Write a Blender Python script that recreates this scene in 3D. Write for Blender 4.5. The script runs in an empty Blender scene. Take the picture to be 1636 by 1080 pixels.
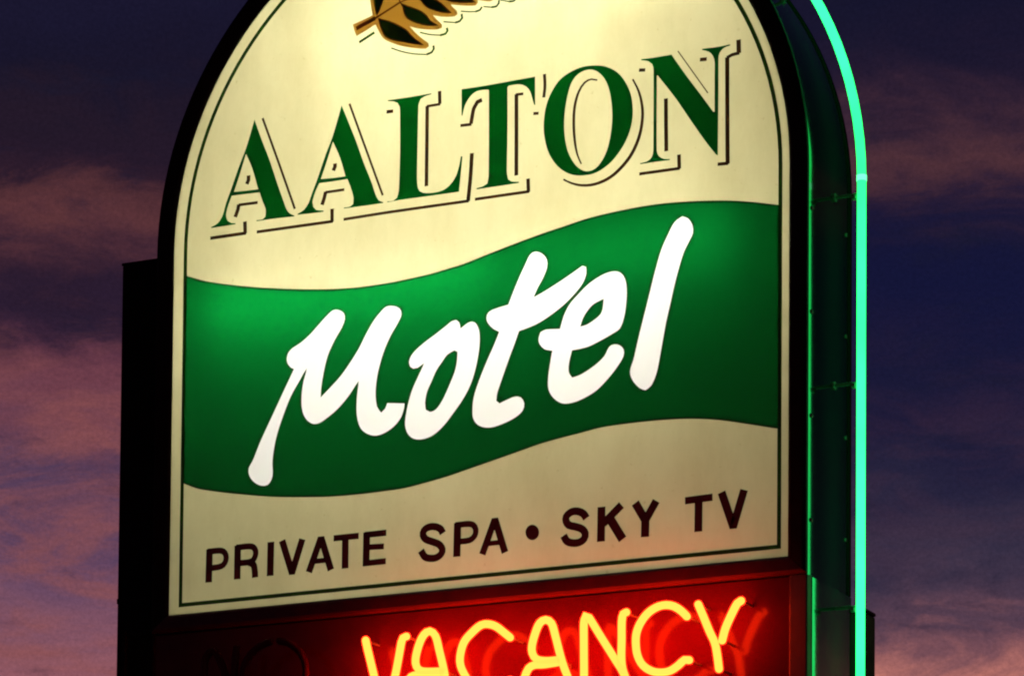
import bpy, bmesh, math, json, random
from mathutils import Vector, Matrix
from mathutils.geometry import tessellate_polygon
random.seed(4)
# Outlines of lettering, film shapes and neon centre lines, in metres on the sign (x right, z up)
T = json.loads('''{"serif":[[[[-0.5431,4.3708],[-0.5228,4.3196],[-0.5032,4.2737],[-0.4803,4.2121],[-0.4641,4.171],[-0.457,4.1534],[-0.4481,4.1433],[-0.4371,4.1374],[-0.4371,4.1349],[-0.4761,4.1365],[-0.5043,4.1369],[-0.5342,4.137],[-0.5342,4.1395],[-0.5185,4.1394],[-0.5117,4.1446],[-0.511,4.1606],[-0.5191,4.1798],[-0.5273,4.2018],[-0.562,4.2031],[-0.5994,4.2037],[-0.6092,4.1807],[-0.6136,4.1603],[-0.6093,4.1477],[-0.5997,4.1417],[-0.5889,4.1397],[-0.5888,4.1372],[-0.6275,4.1367],[-0.6524,4.1369],[-0.6524,4.1392],[-0.6356,4.1459],[-0.6238,4.1603],[-0.6141,4.1898],[-0.6018,4.2189],[-0.582,4.2679],[-0.5636,4.3101]],[[-0.564,4.2947],[-0.5477,4.2603],[-0.5312,4.2101],[-0.5621,4.2107],[-0.5938,4.2122],[-0.5801,4.2481]]],[[[-0.3198,4.3707],[-0.3015,4.329],[-0.2816,4.2828],[-0.2616,4.2311],[-0.2418,4.1852],[-0.2319,4.158],[-0.2238,4.1431],[-0.2125,4.1376],[-0.2125,4.1353],[-0.2604,4.1354],[-0.3108,4.1361],[-0.3109,4.1384],[-0.2957,4.1384],[-0.2881,4.1431],[-0.287,4.1568],[-0.293,4.1778],[-0.303,4.2016],[-0.3385,4.2013],[-0.3741,4.2018],[-0.3836,4.1843],[-0.3908,4.1621],[-0.3887,4.1503],[-0.3814,4.1426],[-0.3625,4.1384],[-0.3625,4.1358],[-0.3959,4.1362],[-0.4285,4.1376],[-0.4285,4.1399],[-0.4124,4.1471],[-0.4012,4.1606],[-0.3933,4.1798],[-0.3791,4.2127],[-0.3588,4.2649],[-0.3415,4.3044]],[[-0.3407,4.2913],[-0.323,4.2541],[-0.3079,4.2087],[-0.3386,4.2091],[-0.3703,4.2109],[-0.3553,4.2499]]],[[[-0.2034,4.3653],[-0.1503,4.3643],[-0.0954,4.3649],[-0.0954,4.3625],[-0.111,4.3604],[-0.1215,4.3559],[-0.1268,4.3431],[-0.128,4.2613],[-0.1285,4.1796],[-0.1261,4.1574],[-0.1221,4.1501],[-0.1131,4.1448],[-0.0905,4.1417],[-0.0636,4.1443],[-0.0458,4.1546],[-0.0325,4.1718],[-0.0253,4.1925],[-0.0211,4.2136],[-0.0172,4.2125],[-0.0206,4.1756],[-0.0247,4.1349],[-0.0964,4.1357],[-0.1718,4.1364],[-0.2021,4.1355],[-0.2021,4.1377],[-0.1869,4.137],[-0.1779,4.1426],[-0.1736,4.1584],[-0.1715,4.2401],[-0.1725,4.3224],[-0.1737,4.3458],[-0.179,4.3556],[-0.1897,4.3605],[-0.2034,4.3631]]],[[[-0.021,4.3628],[0.0165,4.3622],[0.0651,4.3627],[0.1135,4.3634],[0.1575,4.3642],[0.1581,4.3016],[0.1558,4.3019],[0.1519,4.3134],[0.1453,4.3336],[0.1356,4.3454],[0.1201,4.3527],[0.0943,4.3536],[0.0911,4.3505],[0.092,4.2587],[0.0913,4.1643],[0.0947,4.1461],[0.1028,4.1406],[0.1205,4.1376],[0.1205,4.1349],[0.0674,4.1345],[0.0182,4.1347],[0.0182,4.1374],[0.0334,4.1392],[0.044,4.1442],[0.0471,4.1616],[0.0467,4.2652],[0.0458,4.3507],[0.0435,4.3523],[0.0166,4.3527],[0.0004,4.3432],[-0.0125,4.3243],[-0.0181,4.3037],[-0.0204,4.304]]],[[[0.3014,4.3671],[0.3267,4.3603],[0.3519,4.3449],[0.3708,4.3216],[0.3851,4.2904],[0.39,4.2548],[0.3865,4.2233],[0.3749,4.193],[0.3563,4.1666],[0.3346,4.1464],[0.3033,4.1318],[0.2718,4.1303],[0.2433,4.1372],[0.2146,4.1572],[0.1921,4.1897],[0.1805,4.2295],[0.1793,4.262],[0.1847,4.2965],[0.1972,4.3241],[0.2161,4.3477],[0.2414,4.3615],[0.2699,4.3684]],[[0.2857,4.3601],[0.3047,4.3534],[0.3205,4.3379],[0.3317,4.3158],[0.3388,4.2856],[0.3416,4.2502],[0.3388,4.2156],[0.3312,4.1818],[0.3188,4.1573],[0.3032,4.142],[0.2875,4.1378],[0.2686,4.1439],[0.2494,4.1641],[0.2349,4.1954],[0.2282,4.2374],[0.2295,4.2753],[0.2355,4.3096],[0.2448,4.3376],[0.2605,4.3543]]],[[[0.4086,4.3642],[0.4341,4.3632],[0.479,4.3635],[0.5117,4.3152],[0.5457,4.2683],[0.5765,4.2249],[0.5789,4.226],[0.5785,4.2994],[0.5784,4.3311],[0.5743,4.3461],[0.5651,4.3561],[0.5497,4.3625],[0.5497,4.3651],[0.5849,4.364],[0.6138,4.365],[0.6138,4.3624],[0.6001,4.3594],[0.5904,4.3508],[0.5875,4.3383],[0.5876,4.2549],[0.5871,4.1301],[0.5831,4.1321],[0.5585,4.1642],[0.5215,4.2185],[0.4873,4.2697],[0.4468,4.3235],[0.4456,4.3228],[0.4455,4.2469],[0.4464,4.16],[0.4511,4.1477],[0.4635,4.1399],[0.4765,4.1381],[0.4765,4.1355],[0.4419,4.136],[0.4078,4.1361],[0.4077,4.1384],[0.4233,4.14],[0.4341,4.1472],[0.438,4.1611],[0.438,4.248],[0.4374,4.3351],[0.4342,4.3501],[0.4249,4.3573],[0.4087,4.3618]]]],"shadow":[[0,0.00296,[[-0.522,4.3711],[-0.4779,4.2604],[-0.4357,4.1519]]],[0,0.00504,[[-0.5563,4.2448],[-0.5565,4.2342],[-0.5608,4.2253]]],[0,0.00356,[[-0.5317,4.1795],[-0.5813,4.1803]]],[0,0.00504,[[-0.5807,4.1816],[-0.583,4.1702],[-0.5897,4.1538]]],[0,0.00504,[[-0.5642,4.1404],[-0.5631,4.1127]]],[0,0.00415,[[-0.5606,4.1134],[-0.6542,4.1136]]],[1,0.00279,[[-0.2998,4.3715],[-0.2134,4.1526]]],[1,0.00497,[[-0.3345,4.2412],[-0.3344,4.234],[-0.3388,4.2256]]],[1,0.00342,[[-0.3101,4.1787],[-0.3582,4.1789]]],[1,0.00497,[[-0.3573,4.1802],[-0.3607,4.1667],[-0.3663,4.1516]]],[1,0.00466,[[-0.3406,4.1395],[-0.3402,4.1097]]],[1,0.00373,[[-0.3379,4.1108],[-0.4739,4.1117],[-0.5331,4.1121]]],[2,0.00415,[[-0.2061,4.3391],[-0.1894,4.3385]]],[2,0.00445,[[-0.0747,4.3667],[-0.0738,4.3375]]],[2,0.00326,[[-0.0723,4.3372],[-0.1062,4.3368]]],[2,0.00474,[[-0.1047,4.3376],[-0.1047,4.258],[-0.1048,4.1583]]],[2,0.00504,[[0.0063,4.2165],[0.0033,4.1641],[-0.0021,4.1108]]],[2,0.00356,[[-0.0,4.1113],[-0.1927,4.1124],[-0.3111,4.1114]]],[3,0.00487,[[0.0298,4.3314],[0.0184,4.3281],[0.0098,4.3151],[0.0033,4.2819]]],[3,0.00357,[[0.0049,4.2807],[-0.0225,4.2817]]],[3,0.00325,[[0.1299,4.33],[0.1113,4.3307]]],[3,0.00487,[[0.1132,4.3316],[0.1141,4.2408],[0.1146,4.1517]]],[3,0.00455,[[0.1429,4.141],[0.1442,4.1111]]],[3,0.00357,[[0.1461,4.1123],[0.0148,4.1127]]],[3,0.0039,[[0.1802,4.3661],[0.1817,4.3399],[0.1791,4.3144]]],[3,0.00357,[[0.1544,4.2827],[0.1672,4.2814]]],[4,0.00357,[[0.3064,4.3336],[0.2922,4.3378],[0.2765,4.3328],[0.2624,4.3144],[0.2532,4.2835],[0.2512,4.2487],[0.2538,4.2103],[0.2604,4.1772],[0.27,4.1554]]],[4,0.00422,[[0.3895,4.3232],[0.4031,4.2964],[0.4118,4.2632],[0.4129,4.234],[0.406,4.1973],[0.3891,4.162],[0.3659,4.1362],[0.338,4.1168],[0.3035,4.107],[0.272,4.1084],[0.2467,4.1168],[0.2276,4.1276]]],[5,0.0039,[[0.4041,4.3407],[0.4188,4.3388]]],[5,0.00487,[[0.4673,4.2698],[0.4679,4.2147],[0.4689,4.1553]]],[5,0.00455,[[0.4983,4.144],[0.4991,4.1133]]],[5,0.00357,[[0.5006,4.114],[0.4064,4.1146]]],[5,0.00422,[[0.5453,4.3419],[0.5612,4.3409]]],[5,0.0013,[[0.4944,4.3684],[0.5641,4.267]]],[5,0.00552,[[0.6335,4.3715],[0.6343,4.3421]]],[5,0.0039,[[0.6358,4.3424],[0.6185,4.341],[0.607,4.3365]]],[5,0.00519,[[0.6079,4.3375],[0.6088,4.2231],[0.61,4.1082]]],[5,0.0039,[[0.6118,4.1091],[0.5872,4.1105]]]],"bullet":[[0.1761,3.364],[0.1756,3.3597],[0.174,3.3557],[0.1714,3.3525],[0.1681,3.3501],[0.1641,3.3488],[0.1599,3.3486],[0.1557,3.3496],[0.1517,3.3516],[0.1483,3.3546],[0.1456,3.3584],[0.144,3.3626],[0.1434,3.367],[0.1439,3.3713],[0.1455,3.3753],[0.1481,3.3785],[0.1514,3.3809],[0.1554,3.3822],[0.1596,3.3824],[0.1638,3.3814],[0.1678,3.3793],[0.1712,3.3763],[0.1738,3.3726],[0.1755,3.3684]],"text":[[[0.01428,[[-0.6448,3.4022],[-0.646,3.3269]]],[0.01149,[[-0.6502,3.3969],[-0.6203,3.3968],[-0.6087,3.3938],[-0.6019,3.3845],[-0.602,3.373],[-0.6085,3.3634],[-0.6197,3.3598],[-0.6446,3.3587]]]],[[0.01397,[[-0.5717,3.4042],[-0.5721,3.3277]]],[0.01149,[[-0.5757,3.3995],[-0.5444,3.3996],[-0.5316,3.3966],[-0.5254,3.3877],[-0.526,3.3763],[-0.5325,3.3667],[-0.5439,3.3637],[-0.5702,3.3636]]],[0.01304,[[-0.5439,3.3642],[-0.5307,3.3572],[-0.5269,3.3446],[-0.5256,3.3275]]]],[[0.01428,[[-0.4864,3.4043],[-0.4872,3.3279]]]],[[0.01366,[[-0.4579,3.4048],[-0.4329,3.3338],[-0.43,3.3338],[-0.4062,3.4034]]]],[[0.01362,[[-0.3887,3.3274],[-0.3612,3.3968],[-0.3568,3.3968],[-0.3329,3.3275]]],[0.0095,[[-0.3778,3.3502],[-0.345,3.3507]]]],[[0.0114,[[-0.3273,3.3976],[-0.264,3.3975]]],[0.01394,[[-0.2974,3.397],[-0.2973,3.3276]]]],[[0.01426,[[-0.2442,3.4029],[-0.2452,3.3288]]],[0.0114,[[-0.2502,3.3977],[-0.1952,3.3979]]],[0.01045,[[-0.2458,3.3698],[-0.2008,3.3681]]],[0.01109,[[-0.2518,3.3345],[-0.1955,3.3349]]]],[[0.01329,[[-0.0559,3.3838],[-0.0625,3.394],[-0.0765,3.4003],[-0.0916,3.4002],[-0.1024,3.3944],[-0.1048,3.3843],[-0.0978,3.3745],[-0.0805,3.3671],[-0.0653,3.3599],[-0.057,3.3485],[-0.0597,3.339],[-0.0704,3.3319],[-0.0844,3.331],[-0.0995,3.3358],[-0.1094,3.3507]]]],[[0.01457,[[-0.0203,3.4032],[-0.0216,3.329]]],[0.01114,[[-0.026,3.3985],[0.005,3.3985],[0.0178,3.3947],[0.0239,3.3845],[0.0219,3.3722],[0.0128,3.3637],[0.0011,3.3615],[-0.0214,3.3619]]]],[[0.01329,[[0.0402,3.3286],[0.0677,3.3976],[0.0718,3.3976],[0.0949,3.3277]]],[0.009,[[0.0544,3.3508],[0.082,3.3508]]]],[[0.01379,[[0.2876,3.3841],[0.2803,3.3947],[0.2658,3.4014],[0.2514,3.4008],[0.2401,3.3923],[0.2398,3.3823],[0.2462,3.3734],[0.2625,3.3681],[0.277,3.3619],[0.2852,3.3516],[0.2825,3.3403],[0.2718,3.3338],[0.2556,3.3336],[0.242,3.339],[0.2341,3.3517]]]],[[0.01528,[[0.3229,3.4053],[0.3221,3.3305]]],[0.01454,[[0.3697,3.4049],[0.3272,3.3683]]],[0.0164,[[0.3423,3.3792],[0.373,3.3306]]]],[[0.01528,[[0.4014,3.4062],[0.4254,3.3664]]],[0.01491,[[0.4502,3.4059],[0.4254,3.3664]]],[0.01565,[[0.4254,3.3705],[0.4248,3.3309]]]],[[0.0127,[[0.5161,3.3995],[0.579,3.4012]]],[0.01482,[[0.5475,3.4015],[0.5469,3.3308]]]],[[0.01482,[[0.5992,3.4097],[0.6246,3.3387],[0.6276,3.3387],[0.6503,3.4098]]]]],"script":[[[[-0.4538,3.8159],[-0.4507,3.8017],[-0.4411,3.791],[-0.4354,3.7882],[-0.4631,3.738],[-0.4909,3.6864],[-0.5187,3.6347],[-0.5372,3.5945],[-0.548,3.5767],[-0.5463,3.5597],[-0.5316,3.5414],[-0.5124,3.5319],[-0.4958,3.5328],[-0.4855,3.5452],[-0.4824,3.5596],[-0.4837,3.5849],[-0.4803,3.6139],[-0.4736,3.6426],[-0.4622,3.6749],[-0.4392,3.727],[-0.4161,3.7621],[-0.4022,3.7832],[-0.4103,3.7573],[-0.4146,3.7243],[-0.4128,3.6947],[-0.403,3.6728],[-0.3863,3.6593],[-0.3699,3.6575],[-0.3489,3.6669],[-0.321,3.6848],[-0.2934,3.7109],[-0.2705,3.74],[-0.2747,3.7047],[-0.2742,3.6672],[-0.2645,3.6371],[-0.2457,3.6211],[-0.2225,3.6149],[-0.1995,3.6199],[-0.1766,3.6328],[-0.1608,3.6501],[-0.1532,3.6707],[-0.1524,3.6822],[-0.198,3.688],[-0.2034,3.6753],[-0.2116,3.6688],[-0.221,3.6822],[-0.2246,3.7116],[-0.2218,3.7445],[-0.2152,3.7728],[-0.2041,3.8047],[-0.1883,3.836],[-0.1702,3.8628],[-0.1621,3.8805],[-0.1683,3.8958],[-0.1845,3.9031],[-0.203,3.9033],[-0.219,3.8915],[-0.235,3.8747],[-0.2533,3.8478],[-0.2715,3.8166],[-0.2943,3.786],[-0.3173,3.7594],[-0.3405,3.739],[-0.3627,3.7206],[-0.3616,3.7393],[-0.355,3.7762],[-0.3461,3.8086],[-0.3301,3.8401],[-0.3118,3.8672],[-0.3036,3.8871],[-0.3075,3.9022],[-0.3217,3.911],[-0.3358,3.9119],[-0.3521,3.9013],[-0.3753,3.881],[-0.3939,3.8644],[-0.4173,3.8483],[-0.4455,3.8335]]],[[[-0.1092,3.7622],[-0.1223,3.7547],[-0.1338,3.754],[-0.1421,3.76],[-0.1455,3.7722],[-0.1407,3.785],[-0.1277,3.7984],[-0.1049,3.8135],[-0.0788,3.8282],[-0.0561,3.8418],[-0.0399,3.8517],[-0.0285,3.8533],[-0.0203,3.8464],[-0.0169,3.8339],[-0.0007,3.8432],[0.0122,3.8446],[0.022,3.8369],[0.0287,3.8214],[0.0305,3.7977],[0.0276,3.7686],[0.0199,3.7342],[0.0073,3.7003],[-0.0119,3.6701],[-0.0343,3.6431],[-0.0569,3.619],[-0.0828,3.6011],[-0.1089,3.5949],[-0.1319,3.5988],[-0.1469,3.6122],[-0.1537,3.6322],[-0.1517,3.6557],[-0.1461,3.6818],[-0.1365,3.7104],[-0.1237,3.7356]],[[-0.0326,3.7829],[-0.0267,3.7793],[-0.0275,3.7631],[-0.0321,3.7401],[-0.0432,3.7148],[-0.0544,3.6924],[-0.064,3.6758],[-0.0769,3.6609],[-0.09,3.6565],[-0.0998,3.662],[-0.1017,3.6769],[-0.097,3.7001],[-0.0874,3.7197],[-0.0746,3.7449],[-0.0617,3.7612],[-0.0488,3.7759]]],[[[0.1598,3.9801],[0.1771,3.974],[0.1901,3.9585],[0.1911,3.9406],[0.1819,3.9182],[0.1692,3.898],[0.1607,3.8813],[0.1821,3.8897],[0.2205,3.9074],[0.2545,3.9248],[0.2735,3.9349],[0.2833,3.931],[0.2843,3.9151],[0.276,3.8946],[0.2549,3.8717],[0.2295,3.8513],[0.1998,3.8333],[0.1699,3.8191],[0.1442,3.8116],[0.1248,3.8075],[0.1143,3.7804],[0.1016,3.7502],[0.0868,3.7124],[0.0741,3.6783],[0.0721,3.6627],[0.0787,3.6572],[0.0938,3.6623],[0.1153,3.6678],[0.1305,3.6642],[0.1392,3.6494],[0.1351,3.6322],[0.1158,3.6185],[0.0857,3.6079],[0.0554,3.6033],[0.0292,3.61],[0.0138,3.6275],[0.0113,3.6535],[0.0154,3.6808],[0.0281,3.7151],[0.0452,3.7527],[0.0622,3.7864],[0.0737,3.812],[0.0575,3.8226],[0.0443,3.8401],[0.0441,3.854],[0.0527,3.8629],[0.0744,3.8682],[0.0961,3.8715],[0.1067,3.8959],[0.1215,3.9277],[0.1363,3.9555],[0.1469,3.9739]]],[[[0.351,3.9132],[0.3646,3.9077],[0.3749,3.8938],[0.3795,3.8713],[0.3787,3.84],[0.3738,3.8092],[0.3639,3.7852],[0.3453,3.7749],[0.3182,3.7639],[0.291,3.7545],[0.2671,3.751],[0.2517,3.7505],[0.2451,3.7235],[0.2453,3.7046],[0.2522,3.6943],[0.2676,3.6973],[0.288,3.706],[0.3084,3.7179],[0.3253,3.7316],[0.337,3.7507],[0.3488,3.755],[0.3624,3.7518],[0.3733,3.7402],[0.3728,3.7246],[0.3594,3.7042],[0.3359,3.6786],[0.3089,3.6565],[0.2783,3.6426],[0.251,3.6361],[0.227,3.6378],[0.2062,3.6521],[0.194,3.6724],[0.1927,3.6979],[0.1969,3.729],[0.2019,3.7554],[0.1846,3.7605],[0.1724,3.7731],[0.1688,3.7862],[0.1738,3.8014],[0.1876,3.8061],[0.2204,3.8038],[0.2287,3.8297],[0.2423,3.8534],[0.2627,3.8731],[0.2865,3.8922],[0.3103,3.905],[0.3307,3.9119]],[[0.3226,3.8531],[0.321,3.8375],[0.316,3.824],[0.3008,3.8132],[0.2838,3.8048],[0.2718,3.8031],[0.2769,3.8176],[0.287,3.8322],[0.3005,3.8447]]],[[[0.5059,4.012],[0.5204,4.0051],[0.5308,3.9882],[0.5321,3.9706],[0.5227,3.9525],[0.5125,3.9345],[0.5044,3.9123],[0.4923,3.8713],[0.4822,3.83],[0.4721,3.7886],[0.4641,3.747],[0.4569,3.7092],[0.45,3.679],[0.4377,3.6534],[0.4232,3.6441],[0.4086,3.6508],[0.3917,3.6701],[0.3853,3.6902],[0.3935,3.7165],[0.4057,3.7655],[0.4179,3.8106],[0.4301,3.8557],[0.4423,3.9008],[0.4565,3.9456],[0.4709,3.9748],[0.4873,4.0017]]]],"band_top":[[-0.7193,4.0345],[-0.6638,4.0146],[-0.5818,3.9944],[-0.5006,3.9786],[-0.3882,3.9619],[-0.293,3.953],[-0.199,3.9525],[-0.1446,3.9556],[-0.0905,3.96],[-0.0445,3.9667],[-0.0139,3.9712],[0.0468,3.9856],[0.1207,4.0024],[0.1821,4.0151],[0.2268,4.0229],[0.2846,4.0331],[0.3449,4.0388],[0.402,4.042],[0.4616,4.0422],[0.5165,4.0389],[0.5768,4.0328],[0.631,4.0248],[0.6834,4.0137],[0.7279,4.0024]],"band_bot":[[-0.7188,3.5626],[-0.6808,3.546],[-0.6315,3.534],[-0.5745,3.5227],[-0.4936,3.5091],[-0.4263,3.5011],[-0.3374,3.4938],[-0.2666,3.4918],[-0.2089,3.4924],[-0.1546,3.494],[-0.1007,3.5011],[-0.0471,3.5096],[0.0015,3.5199],[0.0665,3.5339],[0.1385,3.5498],[0.1714,3.5573],[0.2233,3.5655],[0.2751,3.5723],[0.3191,3.5785],[0.3776,3.5804],[0.4357,3.5802],[0.4935,3.578],[0.5423,3.5735],[0.5937,3.5653],[0.6561,3.5506],[0.7264,3.5325]],"fern_gold":[[-0.2513,4.6027],[-0.2479,4.5812],[-0.2445,4.5634],[-0.2688,4.5568],[-0.2942,4.5503],[-0.2908,4.5383],[-0.2843,4.5223],[-0.26,4.5315],[-0.2368,4.5412],[-0.2303,4.5288],[-0.2174,4.5077],[-0.1961,4.494],[-0.1708,4.4824],[-0.1413,4.4732],[-0.1099,4.4668],[-0.1027,4.471],[-0.1038,4.4787],[-0.1185,4.4905],[-0.1354,4.5064],[-0.1513,4.524],[-0.1335,4.5165],[-0.1042,4.5091],[-0.0812,4.5059],[-0.0709,4.5076],[-0.0709,4.5152],[-0.0836,4.5285],[-0.0941,4.5397],[-0.0691,4.5323],[-0.04,4.5283],[-0.0328,4.5318],[-0.0339,4.5396],[-0.0465,4.5519],[-0.0496,4.5568],[-0.03,4.5518],[-0.0051,4.5467],[0.0114,4.5452],[0.0171,4.5503],[0.0158,4.5565],[0.0339,4.551],[0.0462,4.5479],[0.0534,4.5497],[0.0548,4.5536],[0.0502,4.56],[0.0748,4.5542],[0.0871,4.556],[0.0829,4.5641],[0.1033,4.5608],[0.1155,4.5645],[0.1093,4.573],[0.0622,4.5881],[-0.0203,4.6128],[-0.1034,4.6245],[-0.1873,4.6286],[-0.2507,4.6294]],"fern_leaf":[[[-0.2285,4.5523],[-0.2052,4.5439],[-0.184,4.5329],[-0.1586,4.5157],[-0.1458,4.5004],[-0.131,4.4867],[-0.1173,4.477],[-0.1414,4.4836],[-0.1709,4.4929],[-0.1962,4.5016],[-0.2111,4.5105],[-0.2197,4.5252],[-0.2251,4.5394]],[[-0.1698,4.5763],[-0.1466,4.565],[-0.1234,4.5528],[-0.1087,4.5401],[-0.1002,4.5274],[-0.0824,4.5151],[-0.1001,4.5175],[-0.1252,4.5256],[-0.1462,4.5356],[-0.1589,4.5452],[-0.1654,4.5585]],[[-0.128,4.5887],[-0.0966,4.577],[-0.0798,4.5677],[-0.0672,4.5562],[-0.0588,4.5473],[-0.0494,4.5383],[-0.0692,4.5423],[-0.0921,4.5516],[-0.1089,4.5609],[-0.1174,4.5699]],[[-0.078,4.5844],[-0.0633,4.5716],[-0.0508,4.5645],[-0.0259,4.5579],[0.0092,4.5525],[-0.0032,4.562],[-0.0302,4.5748]],[[-0.243,4.6109],[-0.2144,4.6063],[-0.2174,4.5954],[-0.2225,4.5828],[-0.2287,4.5686],[-0.2328,4.5626],[-0.2361,4.5736],[-0.2395,4.5875]]],"fern_vein":[[0.00943,[[-0.2845,4.5392],[-0.237,4.5556]]],[0.00451,[[-0.2391,4.554],[-0.1761,4.5808]]],[0.00328,[[-0.1774,4.6004],[-0.1766,4.585],[-0.1633,4.562]]],[0.00287,[[-0.1761,4.5808],[-0.126,4.5921]]]],"fern_shadow":[[0.00492,[[-0.277,4.507],[-0.2387,4.5234]]],[0.00226,[[-0.196,4.4816],[-0.1706,4.4701],[-0.1412,4.4602],[-0.1077,4.4534]]],[0.0041,[[-0.1077,4.4538],[-0.0952,4.4566],[-0.0901,4.4634],[-0.0912,4.4711]]],[0.00226,[[-0.125,4.5057],[-0.0999,4.497],[-0.0748,4.4916]]],[0.0041,[[-0.0748,4.4916],[-0.0614,4.4929],[-0.0567,4.4988],[-0.0584,4.5057]]],[0.00226,[[-0.0669,4.5206],[-0.0378,4.5141]]],[0.0041,[[-0.0378,4.5141],[-0.027,4.5155],[-0.0209,4.5215],[-0.0225,4.5311]]],[0.00226,[[-0.0246,4.5375],[-0.005,4.5331],[0.0115,4.5308]]],[0.00369,[[0.0115,4.5308],[0.0228,4.5328],[0.0275,4.5388]]],[0.00226,[[0.031,4.5387],[0.0505,4.5344]]],[0.00369,[[0.0505,4.5344],[0.0628,4.5345],[0.0684,4.5402],[0.0688,4.5473]]],[0.00226,[[0.0718,4.5472],[0.0933,4.54]]],[0.00369,[[0.0933,4.54],[0.1046,4.5397],[0.1106,4.5438]]]],"neon":[[[-0.2178,3.1528],[-0.2135,3.1353],[-0.1968,3.0754],[-0.1859,3.0366],[-0.1748,3.0152],[-0.1641,3.0144],[-0.1551,3.0343],[-0.1438,3.0714],[-0.13,3.1407],[-0.1261,3.1505],[-0.1178,3.1532]],[[-0.0357,2.9915],[-0.027,3.0318],[-0.023,3.0587],[-0.0381,3.1194],[-0.0473,3.1492],[-0.0608,3.1603],[-0.0752,3.1534],[-0.0873,3.1313],[-0.0948,3.1018],[-0.0923,3.0856],[-0.0822,3.0758],[-0.0598,3.0721],[-0.0286,3.0707]],[[-0.0286,3.0657],[-0.0687,3.0657],[-0.0977,3.0669],[-0.1099,3.0598],[-0.1197,3.0294],[-0.126,2.9998]],[[0.1324,3.131],[0.1159,3.1443],[0.0983,3.1576],[0.0807,3.164],[0.0631,3.1635],[0.0391,3.1472],[0.0217,3.1287],[0.0131,3.0994],[0.0145,3.0794],[0.0269,3.0549],[0.0422,3.0361],[0.0634,3.0224],[0.0888,3.0191],[0.1111,3.027],[0.1333,3.0388]],[[0.2851,2.9873],[0.2707,3.0315],[0.2598,3.0579],[0.251,3.0842],[0.2398,3.1244],[0.2299,3.1538],[0.2162,3.1622],[0.2028,3.1566],[0.1922,3.1361],[0.1844,3.1091],[0.1854,3.0932],[0.1949,3.0796],[0.2166,3.074],[0.2467,3.0737]],[[0.2468,3.0687],[0.2123,3.0665],[0.1907,3.0671],[0.1773,3.0613],[0.1681,3.0432],[0.1608,3.0161],[0.1577,2.9965]],[[0.3073,3.0092],[0.307,3.0445],[0.3061,3.1034],[0.3058,3.1466],[0.3093,3.1636],[0.3179,3.1584],[0.3427,3.1201],[0.375,3.0706],[0.3964,3.0377],[0.4085,3.0102],[0.3947,3.0511],[0.3937,3.1097],[0.3938,3.1449],[0.3971,3.1599],[0.4039,3.1626]],[[0.5425,3.1424],[0.5299,3.155],[0.5131,3.1661],[0.4943,3.1706],[0.4733,3.1675],[0.4524,3.1557],[0.4357,3.1356],[0.4274,3.1148],[0.4266,3.0915],[0.4309,3.0678],[0.4427,3.0474],[0.4638,3.0332],[0.4848,3.0287],[0.5057,3.031],[0.5244,3.0412],[0.5378,3.0514],[0.5482,3.05]],[[0.5683,3.1654],[0.5799,3.1393],[0.5946,3.1052],[0.6061,3.0812],[0.6113,3.0576],[0.6156,3.0265]],[[0.6643,3.165],[0.6561,3.1603],[0.6439,3.1397],[0.6296,3.1101],[0.6225,3.0856]]],"neon_off":[[[-0.6281,3.0479],[-0.6258,3.1041],[-0.6231,3.1391],[-0.6121,3.1566],[-0.5992,3.1584],[-0.5843,3.1361],[-0.5509,3.0564],[-0.5483,3.0983],[-0.5429,3.161]],[[-0.4335,3.168],[-0.4162,3.1638],[-0.4005,3.1561],[-0.387,3.1453],[-0.3764,3.1321],[-0.3693,3.1169],[-0.3659,3.1006],[-0.3664,3.0839],[-0.3709,3.0678],[-0.3791,3.0528],[-0.3905,3.0398],[-0.4047,3.0295],[-0.4209,3.0222],[-0.4384,3.0185],[-0.4564,3.0184],[-0.4738,3.022],[-0.49,3.0291],[-0.5039,3.0394],[-0.5151,3.0524],[-0.5229,3.0674],[-0.5269,3.0837],[-0.5269,3.1005],[-0.5229,3.117],[-0.5151,3.1323],[-0.504,3.1456],[-0.49,3.1563],[-0.4738,3.164],[-0.4563,3.1681]]],"cam":{"loc":[3.48342451509785,-6.90599045421015,1.6],"rows":[[0.8983267,0.0194825,0.4388959],[0.4392386,-0.0599951,-0.8963649],[0.0088682,0.9980085,-0.0624527]],"f":5767.086612840144,"cx":804.0,"cy":1804.0}}''')
sc = bpy.context.scene
COL = sc.collection

# ------------------------------------------------------------------ camera
cam = bpy.data.cameras.new("camera"); co = bpy.data.objects.new("camera", cam); COL.objects.link(co)
k = T['cam']; M = Matrix(k['rows']).to_4x4(); M.translation = Vector(k['loc']); co.matrix_world = M
cam.sensor_fit = 'HORIZONTAL'; cam.sensor_width = 36.0
cam.lens = 36.0 * k['f'] / 1636.0
cam.shift_x = (818.0 - k['cx']) / 1636.0
cam.shift_y = (k['cy'] - 540.0) / 1636.0
cam.clip_start = 0.1; cam.clip_end = 3000.0
sc.camera = co
sc.view_settings.view_transform = 'Standard'; sc.view_settings.look = 'None'
sc.view_settings.exposure = 0.0; sc.view_settings.gamma = 1.0
sc.render.engine = 'CYCLES'
sc.cycles.max_bounces = 12; sc.cycles.diffuse_bounces = 8; sc.cycles.glossy_bounces = 4
sc.cycles.transmission_bounces = 10; sc.cycles.sample_clamp_indirect = 6.0
sc.cycles.use_denoising = True; sc.cycles.pixel_filter_type = 'BLACKMAN_HARRIS'; sc.cycles.filter_width = 2.1

def lin(r, g, b):
    f = lambda c: (c/255/12.92) if c/255 <= 0.04045 else ((c/255+0.055)/1.055)**2.4
    return (f(r), f(g), f(b), 1.0)

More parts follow.
